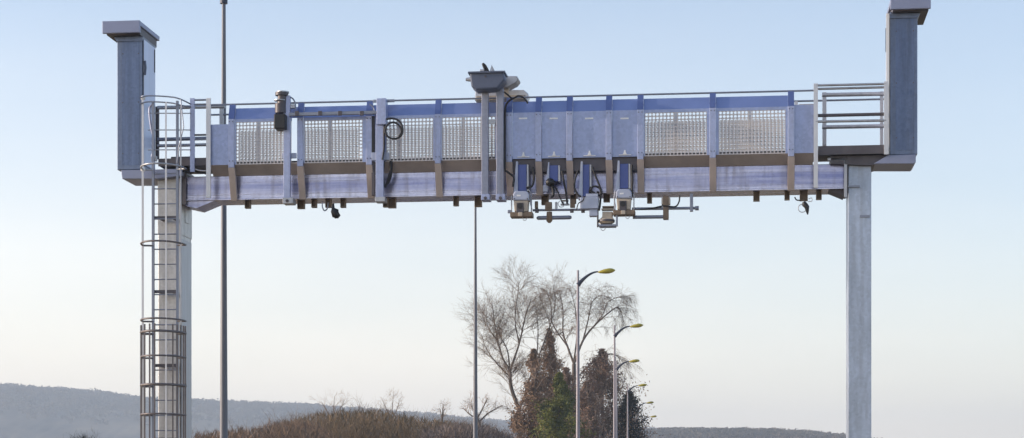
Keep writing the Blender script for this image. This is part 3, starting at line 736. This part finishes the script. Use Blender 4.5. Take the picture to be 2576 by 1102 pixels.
# mast 1 with camera and crossbar
t = T('camera_mast', 'square mast on the left of the gantry with a black camera at its top', 'mast', 721, 510, -.12)
tb(t, 'post', 'postb', 713, 240, 729.5, 506, -.14, -.06); tb(t, 'base_plate', 'galv', 711, 497, 737, 512, -.15, .1); tb(t, 'clamp', 'house', 709, 385, 745, 398, -.05, .0)
tb(t, 'crossbar', 'rail', 727, 280.5, 946, 289, -.19, -.13)
for x in (742, 800, 850, 905): tb(t, 'clamp', 'dark', x, 279, x+10, 291, -.2, -.191)
t.part('bolt', (lambda mb: (mb.tube([G(722, 505, -.17), G(722, 505, -.15)], .03, 8), mb)[-1])(MB()), 'dark')
t = T('traffic_camera', 'black boxed traffic camera hanging beside the left mast', 'camera', 703, 322, -.25)
mb = MB(); mb.tube([G(709, 233, -.12), G(709, 241, -.12)], .12, 14); mb.tube([G(710, 241, -.12), G(709, 262, -.12)], .085, 14); mb.tube([G(706, 262, -.12), G(706, 285, -.12)], .105, 14); t.part('housing', mb, 'dark')
mb = MB(); mb.tube([G(712, 231, -.12), G(712, 234, -.12)], .115, 14); mb.tube([G(705, 252, -.12), G(705, 254, -.12)], .115, 14); t.part('ring', mb, 'galv')
tb(t, 'hood', 'black', 689, 286, 717, 323, -.30, -.02, bevel=.015)
tc(t, 'cable', 'rail', [(724, 244), (735, 247), (742, 258), (744, 276)], .014, -.1)
tb(t, 'bracket', 'galv', 727, 262, 742, 272, -.12, -.04)
# mast 2
t = T('camera_mast', 'square mast with a boxed top and a coiled black cable, left of centre', 'mast', 955, 508, -.12)
tb(t, 'post', 'postb', 945, 313, 964.5, 503, -.14, -.06); tb(t, 'head_box', 'postb', 947, 247, 971, 313, -.2, -.0, bevel=.01)
tb(t, 'base_plate', 'galv', 943, 495, 968, 507, -.15, .1); tb(t, 'stub', 'rail', 938, 250, 992, 257, -.05, -.01); tb(t, 'clamp', 'house', 934, 383, 978, 403, -.05, .0)
tb(t, 'duct', 'black', 934, 292, 942, 388, -.04, .0); tb(t, 'duct', 'dark', 934, 405, 943, 492, .0, .05)
c = tc(t, 'cable', 'cable', [(972, 300), (985, 298), (1000, 302), (1011, 315), (1012, 335), (1005, 345), (990, 349), (975, 343), (969, 328), (976, 313), (990, 308), (1003, 315), (1010, 330), (1004, 344)], .019, -.22)
tc(t, 'cable', 'cable', [(970, 300), (966, 330), (966, 370), (962, 402)], .017, -.16)
tc(t, 'cable', 'cable', [(966, 405), (964, 440), (968, 470), (975, 455), (982, 430)], .022, -.06); tc(t, 'cable', 'cable', [(984, 405), (982, 440), (974, 462)], .035, .02)
tc(t, 'cable', 'rail', [(930, 262), (940, 272), (944, 292)], .012, -.1)
# mast 3: twin posts with radar head
t = T('twin_mast', 'twin square posts at the gantry\'s middle carrying a grey radar head', 'mast', 1238, 505, -.15)
for x0, x1 in ((1211, 1228.5), (1248, 1267)):
    tb(t, 'post', 'mast', x0, 222, x1, 494, -.16, -.06, bevel=.012)
    tb(t, 'base_plate', 'postb', x0-1, 488, x1+3, 503, -.18, .1)
    mb = MB(); q = G((x0+x1)/2+1, 498, -.2); mb.tube([q, (q[0], -.16, q[2])], .03, 8); t.part('bolt', mb, 'dark')
t.part('cross_tie', (lambda mb: (pb(mb, 1229, 300, 1247, 312, -.14, -.1), mb)[-1])(MB()), 'galv')
t = T('radar_sensor', 'slate grey tapered radar head on top of the twin posts', 'radar', 1225, 226, -.3)
mb = MB(); pp(mb, [(1181, 182), (1267, 179.5), (1270, 200), (1251, 222.5), (1197, 226), (1185, 217)], -.42, -.05); t.part('shell', mb, 'greyhead', bevel=.03)
mb = MB(); pp(mb, [(1177, 180), (1270, 177.5), (1270, 181.5), (1177, 184)], -.46, -.02); t.part('lid', mb, 'greyhead')
mb = MB(); mb.tube([G(1172, 200, -.2), G(1186, 200, -.2)], [.03, .045], 10); t.part('knob', mb, 'galv')
mb = MB(); q = G(1221, 192, -.43); mb.tube([q, (q[0], -.41, q[2])], .022, 8); t.part('bolt', mb, 'dark')
tc(t, 'cable', 'cable', [(1222, 180), (1218, 170), (1215, 161), (1221, 166), (1228, 179)], .022, -.2); tb(t, 'mount', 'galv', 1207, 174, 1218, 179, -.25, -.2)
mb = MB(); pp(mb, [(1232, 179), (1237, 163), (1244, 177)], -.2, -.17); t.part('fin', mb, 'galv')
t = T('flood_lamp', 'grey wedge shaped unit sticking out right behind the radar head', 'light', 1285, 218, .3)
mb = MB(); pp(mb, [(1258, 191), (1300, 191), (1305, 198), (1298, 208), (1276, 220), (1258, 222)], .1, .45); t.part('shell', mb, 'galv', bevel=.015)
tb(t, 'bracket', 'beige', 1262, 220, 1280, 250, .2, .3)
t = T('flood_lamp', 'low cream and grey box unit crossing behind the twin posts', 'light', 1260, 252, .5)
mb = MB(); pp(mb, [(1196, 229), (1204, 226), (1318, 226), (1329, 236), (1326, 252), (1194, 252)], .5, .8); t.part('shell', mb, 'pale', bevel=.012)
tb(t, 'lens', 'beige', 1198, 240, 1322, 251, .47, .498)
t = T('power_cable', 'long black cable looping down beside the right twin post', 'cable', 1270, 430, -.1)
t.part('run', (lambda mb: (gcable(mb, [(1268, 231), (1279, 240), (1290, 248), (1304, 241), (1318, 247), (1328, 260)], .016, -.15), gcable(mb, [(1290, 247), (1277, 258), (1271, 275), (1270, 330), (1270, 420), (1276, 432), (1292, 446), (1290, 470)], .019, -.12), mb)[-1])(MB()), 'cable')

# four sensor arms
def armset(name, label, x0, x1, ya, yb, xe, kind):
    t = T(name, label, 'camera', (x0+x1)/2, yb, .02, 'camera arms under the solid panels')
    tb(t, 'arm', 'deepblue', x0, ya, x1, yb, -.02, .08)
    mb = MB(); pp(mb, [(xe+2, ya-8), (x0-.5, ya-8), (x0-.5, yb), (xe-4, yb+8)], -.06, .10); t.part('cheek', mb, 'house')
    mb = MB(); pp(mb, [(x1+.5, ya), (x1+4, ya), (x1+5, yb), (x1+.5, yb)], -.06, .10); t.part('cheek', mb, 'galv')
    return t
def dome(t, x0, x1, y0, y1, y2, y3):
    mb = MB(); pp(mb, [(x0, y1), (x0, y0+8), (x0+6, y0), (x1-6, y0), (x1, y0+8), (x1, y1)], -.16, .1); h = t.part('housing', mb, 'house', bevel=.02)
    mb = MB(); pp(mb, [(x0+2, y1+.5), (x1-2, y1+.5), (x1-4, y2), (x0+4, y2)], -.14, .08); t.part('lens_box', mb, 'beige', bevel=.01)
    tb(t, 'lens_slot', 'dark', x0+9, y1+6, x0+27, y2+3, -.17, -.141)
    mb = MB(); q = G(x0+18, y1+14, -.172); mb.tube([(q[0], -.185, q[2]), (q[0], -.17, q[2])], .05, 14); t.part('lens', mb, 'black')
    tb(t, 'label', 'white', x0+10, y0+10, x0+20, y0+14, -.163, -.161, bevel=0)
    for xx in (x0+4, x1-4):
        mb = MB(); q = G(xx, y1-4, -.16); mb.tube([(q[0], -.168, q[2]), (q[0], -.16, q[2])], .012, 6); t.part('screw', mb, 'dark')
    tb(t, 'tray', 'brownsteel', x0-7, y2+1, x1+8, y3, -.16, .1); tb(t, 'plate', 'beige', x0+13, y2+2, x0+24, y3-1, -.18, -.161)
    for x in (x0-5, x1+4): tb(t, 'side_bar', 'galv', x, y0+12, x+3, y2+1, -.1, -.06)
    c = (x0+x1)/2+10; tc(t, 'wire', 'galv', [(c-6, y3), (c-4, y3+8), (c+2, y3+9), (c+6, y3)], .006, -.1)
a1 = armset('enforcement_camera', 'first camera arm from the left, domed housing over a beige lens box', 1303, 1325, 414, 480, 1296, 0)
dome(a1, 1290, 1331, 480, 504, 532, 545); tb(a1, 'stub', 'rail', 1277, 528, 1288, 536, -.1, -.05)
tc(a1, 'cable', 'cable', [(1341, 420), (1343, 450), (1338, 468), (1324, 473)], .022, -.08)
a2 = armset('enforcement_camera', 'second camera arm from the left, short with a black connector and two cables', 1382, 1404, 416, 456, 1377, 0)
mb = MB(); mb.ball(G(1384, 459, -.12), .085, (1, 1, .9)); a2.part('connector', mb, 'black')
tc(a2, 'cable', 'cable', [(1384, 462), (1391, 475), (1392, 490), (1386, 497)], .026, -.1); tc(a2, 'cable', 'cable', [(1390, 465), (1402, 480), (1412, 505), (1418, 515)], .013, -.1)
tc(a2, 'cable', 'cable', [(1414, 430), (1418, 455), (1424, 485), (1427, 513)], .02, -.08)
tb(a2, 'drop_plate', 'house', 1366, 465, 1378, 482, -.02, .02)
a3 = armset('enforcement_camera', 'third camera arm from the left, ending in a square grey box', 1466, 1483, 414, 494, 1459, 0)
tb(a3, 'box', 'house', 1459, 496, 1505, 525, -.16, .1, bevel=.012); tb(a3, 'box_lid', 'house', 1474, 487, 1504, 495.5, -.14, .08); tb(a3, 'lower_box', 'house', 1482, 526, 1504, 543, -.12, .06)
tc(a3, 'cable', 'cable', [(1454, 428), (1446, 455), (1446, 475), (1456, 492), (1462, 494)], .018, -.08)
tc(a3, 'cable', 'cable', [(1490, 420), (1497, 440), (1506, 462), (1514, 485), (1508, 492), (1496, 486), (1487, 480), (1491, 470), (1503, 470), (1511, 480), (1510, 510), (1507, 530)], .018, -.1)
tc(a3, 'cable', 'cable', [(1486, 470), (1484, 485), (1497, 492), (1506, 482)], .022, -.06)
a4 = armset('enforcement_camera', 'rightmost camera arm, domed housing over a beige lens box', 1559, 1581, 412, 474, 1552, 0)
dome(a4, 1549, 1589, 475, 499, 527, 540)
tc(a4, 'cable', 'cable', [(1590, 415), (1589, 430), (1591, 450), (1590, 475), (1593, 495)], .02, -.08)
for (x0, y0, x1, y1, m_) in ((1345, 506, 1353, 524, 'brownsteel'), (1396, 508, 1402, 526, 'galv'), (1410, 512, 1432, 516, 'galv'), (1412, 503, 1430, 506, 'brownsteel'), (1434, 500, 1446, 522, 'brownsteel')):
    tb(a2, 'bracket', m_, x0, y0, x1, y1, .05, .12)
tc(a2, 'wire', 'galv', [(1408, 505), (1404, 512), (1408, 520), (1416, 520), (1419, 512), (1414, 506)], .007, .0)
tc(a1, 'wire', 'rail', [(1332, 478), (1337, 492), (1334, 508), (1338, 526)], .010, -.12)
tc(a4, 'wire', 'rail', [(1548, 480), (1545, 500), (1548, 520), (1543, 532)], .010, -.12)
tc(a3, 'wire', 'cable', [(1470, 494), (1466, 505), (1455, 512), (1450, 530)], .010, -.18)
# radar horn
t = T('radar_horn', 'beige horn with an open dark mouth in a small frame under the gantry', 'sensor', 1527, 565, 0)
mb = MB(); pp(mb, [(1515, 532), (1541, 532), (1540, 545), (1545, 552), (1508, 552), (1515, 545)], -.1, .1); t.part('horn', mb, 'beige', bevel=.012)
mb = MB(); p = G(1526, 552, 0); mb.tube([(p[0], p[1], p[2]), (p[0], p[1], p[2]-.055), (p[0], p[1], p[2]-.085)], [.135, .145, .10], 20); t.part('rim', mb, 'beige')
mb = MB(); mb.tube([(p[0], p[1]-.02, p[2]-.015), (p[0], p[1]-.02, p[2]-.05)], .15, 20); t.part('mouth', mb, 'dark')
for (x0, y0, x1, y1) in ((1501.5, 500, 1505.5, 571), (1549, 538, 1554, 569)): tb(t, 'frame', 'rail' if x0 > 1510 else 'dark', x0, y0, x1, y1, -.12, -.06)
tb(t, 'frame', 'rail', 1506, 564, 1549, 569.5, -.12, .1); tb(t, 'frame', 'brownsteel', 1515, 518, 1544, 522, -.05, .1); tb(t, 'frame', 'beige', 1513, 524, 1548, 528, -.05, .1)
tc(t, 'wire', 'galv', [(1510, 571), (1514, 579), (1520, 579), (1524, 571)], .006, -.08)
# bars below the beam
def grod(t, name, m, x0, x1, y, r, v=.1):
    mb = MB(); gt(mb, [(x0, y), (x1, y-(x1-x0)*.012)], r, v, 10); return t.part(name, mb, m)
t = T('sensor_bar', 'thin horizontal bar with hangers between the first and third camera arms', 'bracket', 1407, 528, .1)
grod(t, 'bar', 'rail', 1340, 1474, 529, .022, .05); tb(t, 'hanger', 'brownsteel', 1371, 508, 1388, 530, .02, .1)
for x in (1346, 1434, 1462): tb(t, 'clamp', 'dark', x, 525, x+9, 535, .0, .04)
t = T('antenna_tube', 'short rounded grey tube with a central knob, lowest left under the gantry', 'antenna', 1394, 548, .05)
mb = MB(); gt(mb, [(1350, 549), (1354, 548.5), (1434, 547), (1438, 546.5)], [.02, .036, .036, .02], .05, 12); t.part('tube', mb, 'rail')
mb = MB(); gt(mb, [(1382, 533), (1382, 556), (1382, 561)], [.05, .055, .02], .03, 10); t.part('knob', mb, 'brownsteel')
t = T('sensor_bar', 'long horizontal bar right of the camera arms ending in a stub', 'bracket', 1680, 524, .1)
grod(t, 'bar', 'rail', 1590, 1754, 525.5, .027, .1); tb(t, 'hanger', 'rail', 1735.5, 487, 1743.5, 531.5, .05, .13)
mb = MB(); gt(mb, [(1749, 524), (1758, 523.8)], .04, .1); t.part('stub', mb, 'rail')
tc(t, 'cable', 'cable', [(1710, 492), (1708, 508), (1698, 520), (1670, 518), (1640, 524), (1610, 527)], .014, .05)
t = T('sensor_bar', 'short lower bar joined to a brown hanger, right of the camera arms', 'bracket', 1635, 548, .1)
grod(t, 'bar', 'rail', 1592, 1672, 546.5, .033, .1); tb(t, 'hanger', 'brownsteel', 1668, 492, 1682, 552, .05, .15, bevel=.01)
tb(t, 'bracket', 'beige', 1664, 497, 1686, 514, .06, .2)
for k, (x, y) in enumerate(((840, 528), (2024, 514))):
    t = T('dangling_plug', ['black plug dangling under the left part of the beam', 'black plug hanging on a wire ring near the right column'][k], 'plug', x, y, .1)
    if k == 0:
        tc(t, 'wire', 'rail', [(811, 508), (811, 520), (816, 530), (823, 525), (826, 510)], .012, .2)
        mb = MB(); gt(mb, [(838, 512), (838, 524), (842, 530), (844, 546), (842, 549)], [.02, .03, .075, .06, .02], .2); t.part('plug', mb, 'black')
        mb = MB(); gt(mb, [(846, 534), (851, 543), (848, 549)], [.04, .045, .02], .2); t.part('plug', mb, 'black')
    else:
        pts = [(2018+10*math.cos(a), 524+10*math.sin(a)) for a in [R(-60+i*30) for i in range(12)]]
        tc(t, 'wire', 'galv', pts, .008, .2)
        mb = MB(); gt(mb, [(2022, 508), (2024, 514), (2030, 521), (2031, 532), (2032, 540)], [.03, .05, .045, .028, .01], .2); t.part('plug', mb, 'black')
        tc(t, 'wire', 'cable', [(1999, 496), (2004, 503), (2014, 504)], .012, .2); tc(t, 'wire', 'galv', [(2034, 500), (2042, 498), (2042, 506), (2033, 507)], .007, .2)
# black cable bunch under the left landing
t = T('cable_bunch', 'black cables sagging under the left landing to the beam', 'cable', 490, 430, .0)
t.part('run', (lambda mb: (gcable(mb, [(462, 420), (480, 425), (500, 432), (522, 434)], .03, .12), gcable(mb, [(458, 430), (475, 434), (495, 430), (520, 437)], .022, .08), mb)[-1])(MB()), 'cable')
tc(t, 'wire', 'pale', [(490, 425), (502, 429), (524, 430)], .011, -.02)

# ------------------------------------------------------------------ haze: one closed box of even air
mb = MB(); mb.box(-2700, 2700, -600, 3650, -2.5, 175)
hz = mb.build('haze', bpy.data.materials.new('haze')); tag(hz, kind='stuff')
hm = hz.data.materials[0]; hm.use_nodes = True; n = hm.node_tree.nodes; n.clear()
out = n.new('ShaderNodeOutputMaterial'); pv = n.new('ShaderNodeVolumePrincipled')
pv.inputs['Color'].default_value = (.74, .86, 1.0, 1); pv.inputs['Density'].default_value = .00042; pv.inputs['Anisotropy'].default_value = 0
hm.node_tree.links.new(pv.outputs[0], out.inputs['Volume'])
